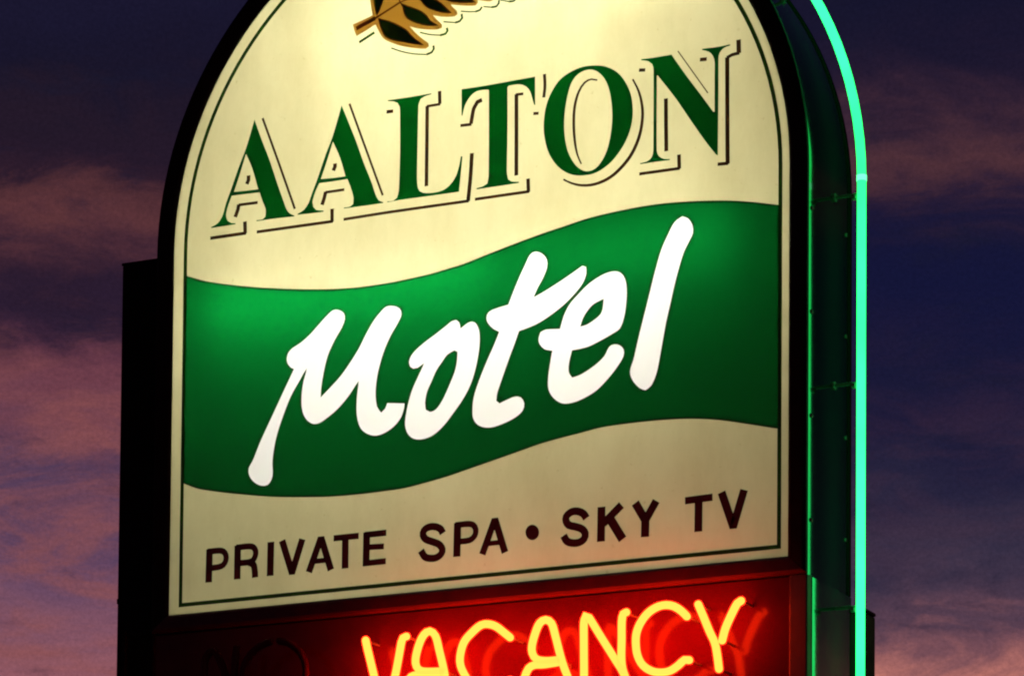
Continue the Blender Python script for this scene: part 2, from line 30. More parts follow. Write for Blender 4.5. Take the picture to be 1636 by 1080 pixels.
# ------------------------------------------------------------------ dusk sky
w = bpy.data.worlds.new("World"); sc.world = w; w.use_nodes = True
nt = w.node_tree; nt.nodes.clear()
def nd(t, tree=None, **kw):
    n = (tree or nt).nodes.new(t)
    for a, b in kw.items(): setattr(n, a, b)
    return n
def mth(op, a, b=None, c=None):
    n = nd('ShaderNodeMath', operation=op)
    for i, v in enumerate((a, b, c)):
        if v is None: continue
        if isinstance(v, (int, float)): n.inputs[i].default_value = v
        else: nt.links.new(v, n.inputs[i])
    return n.outputs[0]
def sstep(v, lo, hi):
    n = nd('ShaderNodeMapRange', interpolation_type='SMOOTHSTEP'); nt.links.new(v, n.inputs[0])
    n.inputs[1].default_value = lo; n.inputs[2].default_value = hi
    return n.outputs[0]
def vnoise(sx, sy, off, detail=6, rough=0.6, dist=0.0):
    c = nd('ShaderNodeCombineXYZ')
    nt.links.new(mth('MULTIPLY', AZ, sx), c.inputs[0]); nt.links.new(mth('MULTIPLY', EL, sy), c.inputs[1]); c.inputs[2].default_value = off
    n = nd('ShaderNodeTexNoise'); n.inputs['Scale'].default_value = 1.0
    n.inputs['Detail'].default_value = detail; n.inputs['Roughness'].default_value = rough; n.inputs['Distortion'].default_value = dist
    nt.links.new(c.outputs[0], n.inputs['Vector']); return n.outputs['Fac']
def ramp(v, stops, lo, hi):
    m = nd('ShaderNodeMapRange'); nt.links.new(v, m.inputs[0]); m.inputs[1].default_value = lo; m.inputs[2].default_value = hi
    r = nd('ShaderNodeValToRGB'); nt.links.new(m.outputs[0], r.inputs[0]); cr = r.color_ramp; cr.interpolation = 'B_SPLINE'
    for i, (e, c) in enumerate(stops):
        p = (e-lo)/(hi-lo)
        if i < 2: el = cr.elements[i]; el.position = p
        else: el = cr.elements.new(p)
        el.color = lin(*c)
    return r.outputs[0]
def mix(f, a, b, mode='MIX'):
    n = nd('ShaderNodeMix', data_type='RGBA', blend_type=mode)
    for i, v in ((0, f), (6, a), (7, b)):
        if isinstance(v, (int, float)): n.inputs[i].default_value = v
        elif isinstance(v, tuple): n.inputs[i].default_value = v
        else: nt.links.new(v, n.inputs[i])
    return n.outputs[2]
tc = nd('ShaderNodeTexCoord'); sp = nd('ShaderNodeSeparateXYZ'); nt.links.new(tc.outputs['Generated'], sp.inputs[0])
AZ = mth('MULTIPLY', mth('ARCTAN2', sp.outputs[0], sp.outputs[1]), 57.2958)
EL = mth('MULTIPLY', mth('ARCSINE', sp.outputs[2]), 57.2958)
warp = mth('MULTIPLY', mth('SUBTRACT', vnoise(0.42, 1.15, 3.1, 8, 0.62, 0.5), 0.5), 2.3)
ELW = mth('ADD', EL, warp)
left = ramp(ELW, [(0, (190,110,90)), (8, (170,100,105)), (10.9, (138,88,98)), (11.9, (106,74,98)), (12.8, (84,64,94)), (13.9, (74,56,82)),
    (14.9, (120,68,76)), (15.4, (96,54,70)), (15.8, (44,30,50)), (16.7, (28,22,42)), (17.3, (84,48,56)), (17.75, (98,56,56)), (18.2, (26,20,40)),
    (18.9, (40,27,40)), (19.6, (20,19,38)), (21, (27,24,48)), (40, (20,22,48)), (90, (14,18,44))][:18], 0, 90)
right = ramp(ELW, [(0, (210,130,100)), (8, (230,150,130)), (10.4, (225,140,118)), (11.0, (146,92,94)), (11.5, (78,60,78)), (12.6, (48,45,66)), (14.0, (32,29,56)),
    (15.7, (22,23,52)), (17.0, (18,21,56)), (17.9, (24,23,48)), (18.5, (86,52,56)), (18.9, (66,42,54)), (19.5, (30,24,46)), (21, (20,20,42)), (40, (20,22,48)), (90, (14,18,44))], 0, 90)
side = sstep(mth('ADD', AZ, mth('MULTIPLY', warp, 0.8)), -30.0, -22.0)
skyc = mix(side, left, right)
# torn cloud edges and the mottling of thin cloud
cl = sstep(vnoise(0.38, 1.05, 9.0, 9, 0.66, 0.5), 0.40, 0.66)
low = mth('SUBTRACT', 1.0, sstep(EL, 14.3, 17.6))
rosy = mix(low, lin(40,32,50), lin(142,82,80))
skyc = mix(mth('MULTIPLY', mth('MULTIPLY', cl, mth('SUBTRACT', 1.0, mth('MULTIPLY', side, 0.92))), mth('ADD', mth('MULTIPLY', low, 0.62), 0.05)), skyc, rosy)
dk = sstep(vnoise(0.5, 1.3, 21.0, 8, 0.65, 0.3), 0.52, 0.75)
skyc = mix(mth('MULTIPLY', dk, 0.60), skyc, lin(24,25,46))
fine = vnoise(14.0, 16.0, 2.0, 3, 0.8)
skyc = mix(1.0, skyc, mix(fine, (0.62,0.62,0.66,1), (1.36,1.32,1.34,1)), 'MULTIPLY')
# the afterglow is on this side; the sky behind the camera is darker
away = sstep(mth('ABSOLUTE', mth('ADD', AZ, 26.0)), 15.0, 45.0)
skyc = mix(away, skyc, mix(1.0, skyc, (0.28,0.28,0.36,1), 'MULTIPLY'))
sky = nd('ShaderNodeTexSky', sky_type='NISHITA'); sky.sun_disc = False
sky.sun_elevation = math.radians(-3.5); sky.sun_rotation = math.radians(150.0)
bg1 = nd('ShaderNodeBackground'); nt.links.new(skyc, bg1.inputs[0]); bg1.inputs[1].default_value = 1.0
bg2 = nd('ShaderNodeBackground'); nt.links.new(sky.outputs[0], bg2.inputs[0]); bg2.inputs[1].default_value = 0.004
ad = nd('ShaderNodeAddShader'); nt.links.new(bg1.outputs[0], ad.inputs[0]); nt.links.new(bg2.outputs[0], ad.inputs[1])
wo = nd('ShaderNodeOutputWorld'); nt.links.new(ad.outputs[0], wo.inputs[0])

# ------------------------------------------------------------------ materials
def mat(name, base, rough=0.5, metal=0.0, ior=1.5, dirt=0.0, dirt_scale=8.0, bump=0.0, bump_scale=30.0, dirt_col=None, coat=0.0, spec=0.5):
    m = bpy.data.materials.new(name); m.use_nodes = True; t = m.node_tree; p = t.nodes['Principled BSDF']
    p.inputs['Base Color'].default_value = (*base, 1); p.inputs['Roughness'].default_value = rough
    p.inputs['Metallic'].default_value = metal; p.inputs['IOR'].default_value = ior
    p.inputs['Specular IOR Level'].default_value = spec
    if coat: p.inputs['Coat Weight'].default_value = coat; p.inputs['Coat Roughness'].default_value = 0.06
    tcn = t.nodes.new('ShaderNodeTexCoord')
    if dirt:
        n = t.nodes.new('ShaderNodeTexNoise'); n.inputs['Scale'].default_value = dirt_scale; n.inputs['Detail'].default_value = 8; n.inputs['Roughness'].default_value = 0.65
        t.links.new(tcn.outputs['Object'], n.inputs['Vector'])
        r = t.nodes.new('ShaderNodeValToRGB'); r.color_ramp.elements[0].position = 0.35; r.color_ramp.elements[1].position = 0.7
        d = dirt_col or tuple(c*(1-dirt) for c in base)
        r.color_ramp.elements[0].color = (*base, 1); r.color_ramp.elements[1].color = (*d, 1)
        t.links.new(n.outputs['Fac'], r.inputs[0]); t.links.new(r.outputs[0], p.inputs['Base Color'])
        mr = t.nodes.new('ShaderNodeMapRange'); mr.inputs[3].default_value = rough*0.8; mr.inputs[4].default_value = min(1, rough*1.5)
        t.links.new(n.outputs['Fac'], mr.inputs[0]); t.links.new(mr.outputs[0], p.inputs['Roughness'])
    if bump:
        n2 = t.nodes.new('ShaderNodeTexNoise'); n2.inputs['Scale'].default_value = bump_scale; n2.inputs['Detail'].default_value = 4
        t.links.new(tcn.outputs['Object'], n2.inputs['Vector'])
        b = t.nodes.new('ShaderNodeBump'); b.inputs['Strength'].default_value = bump; b.inputs['Distance'].default_value = 0.004
        t.links.new(n2.outputs['Fac'], b.inputs['Height']); t.links.new(b.outputs[0], p.inputs['Normal'])
    return m
def film(name, trans, refl, dirt=0.0, gloss=0.03, dmix=0.44):
    """translucent acrylic or vinyl: passes the light of the lamps behind it, tinted, and reflects a little"""
    m = bpy.data.materials.new(name); m.use_nodes = True; t = m.node_tree; t.nodes.clear()
    tr = t.nodes.new('ShaderNodeBsdfTranslucent'); df = t.nodes.new('ShaderNodeBsdfDiffuse'); gl = t.nodes.new('ShaderNodeBsdfGlossy')
    gl.inputs['Roughness'].default_value = 0.25; gl.inputs['Color'].default_value = (1,1,1,1)
    df.inputs['Color'].default_value = (*refl, 1); tr.inputs['Color'].default_value = (*trans, 1)
    if dirt:
        tcn = t.nodes.new('ShaderNodeTexCoord')
        n = t.nodes.new('ShaderNodeTexNoise'); n.inputs['Scale'].default_value = 5; n.inputs['Detail'].default_value = 9; n.inputs['Roughness'].default_value = 0.7
        mp = t.nodes.new('ShaderNodeMapping'); mp.inputs['Scale'].default_value = (1.6, 1, 0.7)
        t.links.new(tcn.outputs['Object'], mp.inputs[0]); t.links.new(mp.outputs[0], n.inputs['Vector'])
        r = t.nodes.new('ShaderNodeValToRGB'); r.color_ramp.elements[0].position = 0.42; r.color_ramp.elements[1].position = 0.72
        r.color_ramp.elements[0].color = (*trans, 1); r.color_ramp.elements[1].color = (trans[0]*(1-dirt), trans[1]*(1-dirt*1.05), trans[2]*(1-dirt*1.3), 1)
        t.links.new(n.outputs['Fac'], r.inputs[0])
        n3 = t.nodes.new('ShaderNodeTexNoise'); n3.inputs['Scale'].default_value = 70; n3.inputs['Detail'].default_value = 2
        t.links.new(tcn.outputs['Object'], n3.inputs['Vector'])
        r3 = t.nodes.new('ShaderNodeValToRGB'); r3.color_ramp.elements[0].position = 0.68; r3.color_ramp.elements[1].position = 0.80
        r3.color_ramp.elements[0].color = (1,1,1,1); r3.color_ramp.elements[1].color = (0.72,0.70,0.62,1)
        t.links.new(n3.outputs['Fac'], r3.inputs[0])
        mx = t.nodes.new('ShaderNodeMix'); mx.data_type = 'RGBA'; mx.blend_type = 'MULTIPLY'; mx.inputs[0].default_value = 1.0
        t.links.new(r.outputs[0], mx.inputs[6]); t.links.new(r3.outputs[0], mx.inputs[7]); t.links.new(mx.outputs[2], tr.inputs['Color'])
    a = t.nodes.new('ShaderNodeMixShader'); a.inputs[0].default_value = dmix
    t.links.new(tr.outputs[0], a.inputs[1]); t.links.new(df.outputs[0], a.inputs[2])
    b = t.nodes.new('ShaderNodeMixShader'); b.inputs[0].default_value = gloss
    t.links.new(a.outputs[0], b.inputs[1]); t.links.new(gl.outputs[0], b.inputs[2])
    o = t.nodes.new('ShaderNodeOutputMaterial'); t.links.new(b.outputs[0], o.inputs[0])
    return m
def glow(name, col, strength):
    m = bpy.data.materials.new(name); m.use_nodes = True; t = m.node_tree; t.nodes.clear()
    e = t.nodes.new('ShaderNodeEmission'); e.inputs[0].default_value = (*col, 1); e.inputs[1].default_value = strength
    o = t.nodes.new('ShaderNodeOutputMaterial'); t.links.new(e.outputs[0], o.inputs[0])
    return m
LAMP = 172.0
def mint(name, col, strength):
    m = glow(name, col, strength); t = m.node_tree; e = t.nodes['Emission']
    tcn = t.nodes.new('ShaderNodeTexCoord'); n = t.nodes.new('ShaderNodeTexNoise'); n.inputs['Scale'].default_value = 3.5; n.inputs['Detail'].default_value = 5
    t.links.new(tcn.outputs['Object'], n.inputs['Vector'])
    r = t.nodes.new('ShaderNodeValToRGB'); r.color_ramp.elements[0].position = 0.35; r.color_ramp.elements[1].position = 0.68
    r.color_ramp.elements[0].color = (0.012, 0.85, 0.115, 1); r.color_ramp.elements[1].color = (0.024, 1.0, 0.20, 1)
    t.links.new(n.outputs['Fac'], r.inputs[0]); t.links.new(r.outputs[0], e.inputs[0])
    return m
M_panel = film('white_acrylic', (0.93,0.93,0.91), (0.8,0.8,0.78))
M_cream = film('cream_film', (0.625,0.615,0.375), (0.70,0.42,0.27), dirt=0.22)
M_green = film('green_film', (0.0003,0.053,0.008), (0.002,0.022,0.008))
M_letter = film('green_lettering', (0.0003,0.090,0.012), (0.003,0.03,0.01))
M_edge = film('dark_green_line', (0.012,0.055,0.003), (0.012,0.018,0.005))
M_white = film('white_film', (0.95,0.95,1.0), (0.8,0.78,0.78), gloss=0.02, dmix=0.22)
M_shadow = film('brown_line', (0.05,0.018,0.004), (0.025,0.008,0.004))
M_text = film('maroon_lettering', (0.05,0.004,0.004), (0.05,0.008,0.008))
M_gold = film('gold_film', (0.36,0.19,0.035), (0.28,0.16,0.05))
M_leaf = film('dark_leaf_film', (0.01,0.05,0.012), (0.01,0.03,0.01))
M_vein = film('brown_film', (0.12,0.035,0.006), (0.07,0.025,0.01))
M_black = mat('black_satin_paint', (0.004,0.004,0.0045), 0.45, dirt=0.5, dirt_col=(0.010,0.009,0.009), bump=0.15, bump_scale=60, spec=0.08)
M_post = mat('black_post_paint', (0.005,0.005,0.006), 0.55, dirt=0.5, dirt_col=(0.011,0.010,0.010), bump=0.2, spec=0.05)
M_side = mat('dark_gloss_side', (0.012,0.020,0.026), 0.06, dirt=0.3, dirt_scale=5, bump=0.03, bump_scale=7)
M_steel = mat('polished_dark_side', (0.022,0.032,0.034), 0.07, ior=1.8, dirt=0.35, bump=0.13, bump_scale=9)
M_stile = mat('brown_grey_metal', (0.10,0.115,0.085), 0.45, metal=0.2, dirt=0.4, bump=0.2)
M_back = mat('maroon_gloss_backing', (0.070,0.0035,0.005), 0.13, dirt=0.4, dirt_scale=6, bump=0.06, bump_scale=14, spec=0.14)
M_rear = mat('weathered_grey_post', (0.07,0.055,0.05), 0.7, dirt=0.5, dirt_scale=12, bump=0.3)
M_liner = mat('white_liner', (0.50,0.50,0.47), 0.8)
M_clip = mat('clear_plastic_clip', (0.14,0.18,0.16), 0.25)
M_offglass = mat('unlit_red_glass', (0.085,0.003,0.004), 0.25, spec=0.08)
M_rail = mat('red_lit_rail', (0.075,0.008,0.010), 0.4, dirt=0.5, bump=0.3, bump_scale=25)  # black rail; the red light of the neon is put into its colour
M_lamp = glow('fluorescent', (1.0,0.98,0.86), LAMP)
M_neon = glow('lit_red_neon', (1.0,0.0235,0.0030), 40.0)
M_mint = mint('lit_green_neon', (0.03,1.0,0.245), 3.6)
def sleeve():  # see-through shell with its own red emission, imitates the tubes' halo
    m = bpy.data.materials.new('red_halo'); m.use_nodes = True; t = m.node_tree; t.nodes.clear()
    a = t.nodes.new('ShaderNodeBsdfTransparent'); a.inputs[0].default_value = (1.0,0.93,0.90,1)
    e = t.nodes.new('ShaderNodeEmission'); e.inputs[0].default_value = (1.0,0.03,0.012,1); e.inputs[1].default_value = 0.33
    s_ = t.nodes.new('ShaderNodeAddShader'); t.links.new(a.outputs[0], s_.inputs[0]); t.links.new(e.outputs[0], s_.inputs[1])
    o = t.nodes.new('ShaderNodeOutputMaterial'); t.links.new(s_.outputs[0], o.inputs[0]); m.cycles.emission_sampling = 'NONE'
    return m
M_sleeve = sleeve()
def mground():
    m = mat('asphalt', (0.05,0.05,0.05), 0.85, dirt=0.5, dirt_scale=0.7, bump=0.6, bump_scale=40); return m

# ------------------------------------------------------------------ helpers
def link(name, bm, m, parent=None, smooth=False):
    bmesh.ops.recalc_face_normals(bm, faces=bm.faces)
    bm.edges.ensure_lookup_table(); bm.edges.index_update()
    sharp_ids = [e.index for e in bm.edges if len(e.link_faces) == 2 and e.calc_face_angle(0) > 0.6]
    me = bpy.data.meshes.new(name); bm.to_mesh(me); bm.free(); me.materials.append(m)
    if smooth:
        for e in sharp_ids: me.edges[e].use_edge_sharp = True
        for p in me.polygons: p.use_smooth = True
    o = bpy.data.objects.new(name, me); COL.objects.link(o)
    if parent: o.parent = parent; o.matrix_parent_inverse = parent.matrix_world.inverted()
    return o
def empty(name, loc, label, cat):
    o = bpy.data.objects.new(name, None); COL.objects.link(o); o.location = loc; o.empty_display_size = 0.2
    o['label'] = label; o['category'] = cat
    bpy.context.view_layer.update()
    return o
def smooth_loop(p, closed=True, step=0.006, sharp=48):
    """Catmull-Rom through the traced points, keeping sharp corners"""
    n = len(p); out = []
    P_ = [Vector(q) for q in p]
    def corner(i):
        if not closed and i in (0, n-1): return True
        a = P_[i]-P_[i-1]; b = P_[(i+1) % n]-P_[i]
        if a.length < 1e-7 or b.length < 1e-7: return True
        return math.degrees(a.angle(b)) > sharp
    cs = [corner(i) for i in range(n)]
    for i in range(n if closed else n-1):
        p1 = P_[i]; p2 = P_[(i+1) % n]
        L_ = (p2-p1).length
        m1 = (p2-P_[i-1])*0.5 if not cs[i] else (p2-p1)*1.0
        m2 = (P_[(i+2) % n]-p1)*0.5 if not cs[(i+1) % n] else (p2-p1)*1.0
        if not cs[i]:
            la = (p1-P_[i-1]).length; m1 = m1.normalized()*min(L_, 1.6*la)
        if not cs[(i+1) % n]:
            lb = (P_[(i+2) % n]-p2).length; m2 = m2.normalized()*min(L_, 1.6*lb)
        k_ = max(1, int(L_/step))
        if cs[i] and cs[(i+1) % n]: k_ = 1
        for j in range(k_):
            t = j/k_; t2, t3 = t*t, t*t*t
            out.append((2*t3-3*t2+1)*p1+(t3-2*t2+t)*m1+(-2*t3+3*t2)*p2+(t3-t2)*m2)
    if not closed: out.append(P_[-1])
    return out
def fill(bm, loops, y):
    pts = [[Vector((q[0], q[1], 0)) for q in l] for l in loops]
    tris = tessellate_polygon(pts)
    vs = [bm.verts.new((q.x, y, q.y)) for l in pts for q in l]
    for a, b, c in tris:
        try:
            f = bm.faces.new((vs[a], vs[b], vs[c])); f.normal_update()
            if f.normal.y > 0: f.normal_flip()
        except ValueError: pass
def flat(name, loops, y, m, parent):
    bm = bmesh.new(); fill(bm, loops, y)
    me = bpy.data.meshes.new(name); bm.to_mesh(me); bm.free(); me.materials.append(m)
    o = bpy.data.objects.new(name, me); COL.objects.link(o); o.parent = parent
    o.matrix_parent_inverse = Matrix.Translation((0,0,0)); 
    pw = parent.matrix_world
    o.matrix_parent_inverse = world_of(parent).inverted()
    return o
def world_of(o):
    m = Matrix.LocRotScale(o.location, o.rotation_euler, o.scale)
    return world_of(o.parent) @ o.matrix_parent_inverse @ m if o.parent else m
def ribbon(bm, pts, wd, y, closed=False, taper=False):
    P_ = [Vector(q[:2]) for q in pts]; n = len(P_); L_, R_ = [], []
    for i in range(n):
        a = P_[i]-P_[i-1] if (i > 0 or closed) else P_[1]-P_[0]
        b = P_[(i+1) % n]-P_[i] if (i < n-1 or closed) else P_[-1]-P_[-2]
        a.normalize(); b.normalize(); na = Vector((-a.y, a.x)); nb = Vector((-b.y, b.x))
        mt = (na+nb); mt = mt.normalized() if mt.length > 1e-6 else na
        s = wd/2/max(0.45, mt.dot(na))
        if taper: t = i/(n-1); s *= 0.35+0.65*math.sin(math.pi*min(max(t, 0.03), 0.97))**0.6
        L_.append(bm.verts.new((P_[i].x+mt.x*s, y, P_[i].y+mt.y*s))); R_.append(bm.verts.new((P_[i].x-mt.x*s, y, P_[i].y-mt.y*s)))
    for i in range(n if closed else n-1):
        j = (i+1) % n
        f = bm.faces.new((L_[i], R_[i], R_[j], L_[j])); f.normal_update()
        if f.normal.y > 0: f.normal_flip()
def tube(bm, pts, r, seg=14, caps=True):
    """pts: 3-D points; round section, hemispherical ends"""
    P_ = [Vector(q) for q in pts]; n = len(P_)
    t0 = (P_[1]-P_[0]).normalized(); up = Vector((0,1,0)) if abs(t0.y) < 0.9 else Vector((0,0,1))
    rings = []
    def ring(c, t, u, rr):
        v = t.cross(u).normalized(); u = v.cross(t).normalized()
        return [bm.verts.new(c+(u*math.cos(a)+v*math.sin(a))*rr) for a in [2*math.pi*i_/seg for i_ in range(seg)]], u
    def tan(i):
        if i == 0: return (P_[1]-P_[0]).normalized()
        if i == n-1: return (P_[-1]-P_[-2]).normalized()
        return ((P_[i+1]-P_[i]).normalized()+(P_[i]-P_[i-1]).normalized()).normalized()
    u = up
    if caps:
        for ph in (80, 55, 28):
            q, u = ring(P_[0]-tan(0)*r*math.sin(math.radians(ph)), tan(0), u, r*math.cos(math.radians(ph))); rings.append(q)
    for i in range(n):
        q, u = ring(P_[i], tan(i), u, r); rings.append(q)
    if caps:
        for ph in (28, 55, 80):
            q, u = ring(P_[-1]+tan(n-1)*r*math.sin(math.radians(ph)), tan(n-1), u, r*math.cos(math.radians(ph))); rings.append(q)
    for a, b in zip(rings, rings[1:]):
        for i in range(seg): bm.faces.new((a[i], a[(i+1) % seg], b[(i+1) % seg], b[i]))
    bm.faces.new(rings[0]); bm.faces.new(rings[-1])
def box(bm, x0, x1, y0, y1, z0, z1, bev=0.0):
    r = bmesh.ops.create_cube(bm, size=1.0)
    for v in r['verts']:
        v.co = Vector(((x0+x1)/2+v.co.x*(x1-x0), (y0+y1)/2+v.co.y*(y1-y0), (z0+z1)/2+v.co.z*(z1-z0)))
    if bev:
        es = list({e for v in r['verts'] for e in v.link_edges})
        bmesh.ops.bevel(bm, geom=es, offset=bev, segments=2, affect='EDGES', profile=0.5)
ZC = 4.089
def arch(r, zb, n=72, zc=ZC, cx=0.0):
    pts = [(cx-r, zb), (cx-r, zb+(zc-zb)*0.33), (cx-r, zb+(zc-zb)*0.66)]
    pts += [(cx-r*math.cos(math.pi*i/n), zc+r*math.sin(math.pi*i/n)) for i in range(n+1)]
    pts += [(cx+r, zb+(zc-zb)*0.66), (cx+r, zb+(zc-zb)*0.33), (cx+r, zb)]
    return pts
def skin_loops(bm, loops, closed=True):
    """loops: list of (points2d, y); quads between consecutive ones"""
    V = [[bm.verts.new((p[0], y, p[1])) for p in pts] for pts, y in loops]
    n = len(V[0])
    for a, b in zip(V, V[1:]):
        for i in range(n if closed else n-1):
            bm.faces.new((a[i], a[(i+1) % n], b[(i+1) % n], b[i]))
    return V

# ------------------------------------------------------------------ ground
bm = bmesh.new(); bmesh.ops.create_grid(bm, x_segments=8, y_segments=8, size=900)
g = link('ground', bm, mground()); g['kind'] = 'structure'

# ------------------------------------------------------------------ the arched sign
RB, RF, D = 0.791, 0.750, 0.257
ZB, ZI = 3.222, 3.260
sign = empty('motel_sign', (0,0.12,ZB), 'arched illuminated motel sign with green serif lettering, white script word and green side neon', 'sign')
# cabinet: side wall, back, and the matte return of the rear frame
bm = bmesh.new()
skin_loops(bm, [(arch(RB-0.022, ZB+0.022), 0.004), (arch(RB-0.004, ZB+0.001), 0.004), (arch(RB-0.004, ZB+0.001), D-0.012), (arch(RB-0.022, ZB+0.022), D-0.012), (arch(RB-0.022, ZB+0.022), 0.004)])
link('cabinet', bm, M_side, sign, True)
bpy.context.view_layer.objects.active = None
bm = bmesh.new()
skin_loops(bm, [(arch(RB-0.0225, ZB+0.023), 0.006), (arch(RB-0.0245, ZB+0.025), 0.006), (arch(RB-0.0245, ZB+0.025), D-0.02)])
fill(bm, [arch(RB-0.0245, ZB+0.025)], D-0.02)
me = bpy.data.meshes.new('cabinet_lining'); bm.to_mesh(me); bm.free(); me.materials.append(M_liner)
lining = bpy.data.objects.new('cabinet_lining', me); COL.objects.link(lining); lining.parent = sign; lining.matrix_parent_inverse = world_of(sign).inverted()
bm = bmesh.new(); V = skin_loops(bm, [(arch(RB-0.010, ZB+0.004), D-0.014), (arch(RB, ZB), D-0.010), (arch(RB, ZB), D), (arch(RB-0.012, ZB+0.012), D+0.002)])
bm.faces.new(V[-1]); bm.faces.new(list(reversed(V[0])))
link('rear_frame', bm, M_black, sign)
# front frame: mitred, slightly bevelled
prof = [(RF-0.001, ZI+0.001, 0.003), (RF, ZI, -0.004), (RF+0.006, ZI-0.006, -0.008), (RB-0.007, ZB+0.007, -0.012), (RB-0.0015, ZB+0.0015, -0.010), (RB, ZB, -0.006), (RB, ZB, 0.004), (RF-0.001, ZI+0.001, 0.003)]
bm = bmesh.new(); skin_loops(bm, [(arch(a, b), y) for a, b, y in prof], False)
link('front_frame', bm, M_black, sign)
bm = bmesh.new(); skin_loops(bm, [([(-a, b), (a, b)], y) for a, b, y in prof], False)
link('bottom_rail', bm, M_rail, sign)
# face panel of white acrylic with films laid on it
panel = flat('face_panel', [arch(RF+0.012, ZI-0.012)], 0.0, M_panel, sign)
BX0, BX1 = -0.7190, 0.7290
bt = smooth_loop(T['band_top'], False, 0.012, 60); bb = smooth_loop(T['band_bot'], False, 0.012, 60)
bt[0].x = BX0; bb[0].x = BX0; bt[-1].x = BX1; bb[-1].x = BX1
band = [Vector(p) for p in bt] + [Vector(p) for p in reversed(bb)]
flat('cream_field', [[Vector(p) for p in arch(RF+0.010, ZI-0.010)], band], -0.0010, M_cream, panel)
words = [[smooth_loop(c, True, 0.006) for c in gl_] for gl_ in T['script']]
flat('green_band', [band]+[gl_[0] for gl_ in words], -0.0010, M_green, panel)
for gl_ in words:
    if len(gl_) > 1: flat('letter_counter', [gl_[1]], -0.0010, M_green, panel)
    flat('script_letter', gl_, -0.0010, M_white, panel)
bm = bmesh.new()
for gl_ in words:
    for l in gl_: ribbon(bm, l, 0.0034, -0.0016, closed=True)
ribbon(bm, bt, 0.0040, -0.00175); ribbon(bm, bb, 0.0040, -0.00175)
link('band_outline', bm, M_edge, panel)
# border line
bcx = (BX0+BX1)/2; brr = (BX1-BX0)/2
bpath = [Vector((BX0, 3.2815))]+[Vector(p) for p in arch(brr, 3.30, cx=bcx, zc=4.088)]+[Vector((BX1, 3.2825))]
bm = bmesh.new(); ribbon(bm, bpath, 0.0092, -0.0021, closed=True)
link('border_line', bm, M_edge, panel)
# serif word with its offset shadow lines
for i, gl_ in enumerate(T['serif']):
    lo = [smooth_loop(c, True, 0.006, 42) for c in gl_]
    flat('serif_letter', lo, -0.0022, M_letter, panel)
if True:
    for j, (i, wd, pts) in enumerate(T['shadow']):
        bm = bmesh.new()
        ribbon(bm, smooth_loop(pts, False, 0.008, 60) if len(pts) > 2 else [Vector(p) for p in pts], wd*1.9, -0.0024-0.00004*j, taper=(i == 4))
        link('shadow_line', bm, M_shadow, panel)
# small lettering along the foot
for st in T['text']:
    bm = bmesh.new()
    for j, (wd, pts) in enumerate(st):
        ribbon(bm, smooth_loop(pts, False, 0.004, 60) if len(pts) > 3 else [Vector(p) for p in pts], wd*1.22, -0.0020-0.00025*j)
    link('foot_letter', bm, M_text, panel)
flat('bullet_dot', [T['bullet']], -0.0020, M_text, panel)
# fern emblem
fern = flat('fern_emblem', [smooth_loop(T['fern_gold'], True, 0.006)], -0.0018, M_gold, panel)
for l in T['fern_leaf']: flat('fern_leaflet', [smooth_loop(l, True, 0.006)], -0.0024, M_leaf, panel)
bm = bmesh.new()
for j, (wd, pts) in enumerate(T['fern_vein']): ribbon(bm, [Vector(p) for p in pts], wd, -0.0030-0.0001*j)
link('fern_stem', bm, M_vein, panel)
for j, (wd, pts) in enumerate(T['fern_shadow']):
    bm = bmesh.new()
    ribbon(bm, smooth_loop(pts, False, 0.005, 70) if len(pts) > 2 else [Vector(p) for p in pts], wd*1.25, -0.0026-0.00004*j)
    link('fern_shadow_line', bm, M_edge, panel)
bm = bmesh.new()
for l in T['fern_leaf']: ribbon(bm, smooth_loop(l, True, 0.006), 0.0030, -0.0027, closed=True)
link('fern_leaf_outline', bm, M_vein, panel)
# fluorescent lamps inside
M_aged = glow('aged_fluorescent', (1.0,0.97,0.84), LAMP*0.55)
for x0, x1, z, lm in ((-0.67, 0.06, 3.955, M_lamp), (0.10, 0.62, 3.955, M_aged), (-0.46, 0.50, 4.53, M_lamp)):
    bm = bmesh.new(); tube(bm, [(x0, 0.090, z), ((x0+x1)/2, 0.090, z), (x1, 0.090, z)], 0.013, 12, caps=False)
    link('fluorescent_tube', bm, lm, sign, True)
for z in (3.34, 3.56, 3.78, 4.0):
    for y in (0.030, 0.232):
        bm = bmesh.new(); tube(bm, [(RB-0.006, y, z), (RB-0.0015, y, z)], 0.0045, 10, caps=False)
        link('screw', bm, M_clip, sign, True)
# green neon round the side wall, on clips
RN, YN, ZN = 0.849, 0.160, 2.86
path = [(RN, YN, ZN)]+[(RN, YN, z) for z in (3.0, 3.2, 3.4, 3.6, 3.8, 3.95)]
path += [(RN*math.cos(math.pi*i/60), YN, ZC+RN*math.sin(math.pi*i/60)) for i in range(61)]
bm = bmesh.new(); tube(bm, path, 0.0096, 18)
neon = link('neon_outline', bm, M_mint, sign, True)
def clip(x, z, nx, nz):
    """glass post on a base disc, cradle round the tube"""
    a = Vector((x, YN, z)); n_ = Vector((nx, 0, nz)); t_ = Vector((-nz, 0, nx))
    bm = bmesh.new()
    tube(bm, [a-n_*0.060, a-n_*0.030, a-n_*0.012], 0.0035, 10)
    tube(bm, [a-n_*0.0625, a-n_*0.058], 0.009, 14, caps=False)
    tube(bm, [a-n_*0.020-t_*0.004, a-n_*0.012-t_*0.004], 0.0075, 12, caps=False)
    c = link('tube_clip', bm, M_clip, neon, True)
for z in (3.178, 3.655, 4.060):
    clip(RN, z, 1, 0)
for dg in (32, 62, 92, 122, 152):
    clip(RN*math.cos(math.radians(dg)), ZC+RN*math.sin(math.radians(dg)), math.cos(math.radians(dg)), math.sin(math.radians(dg)))
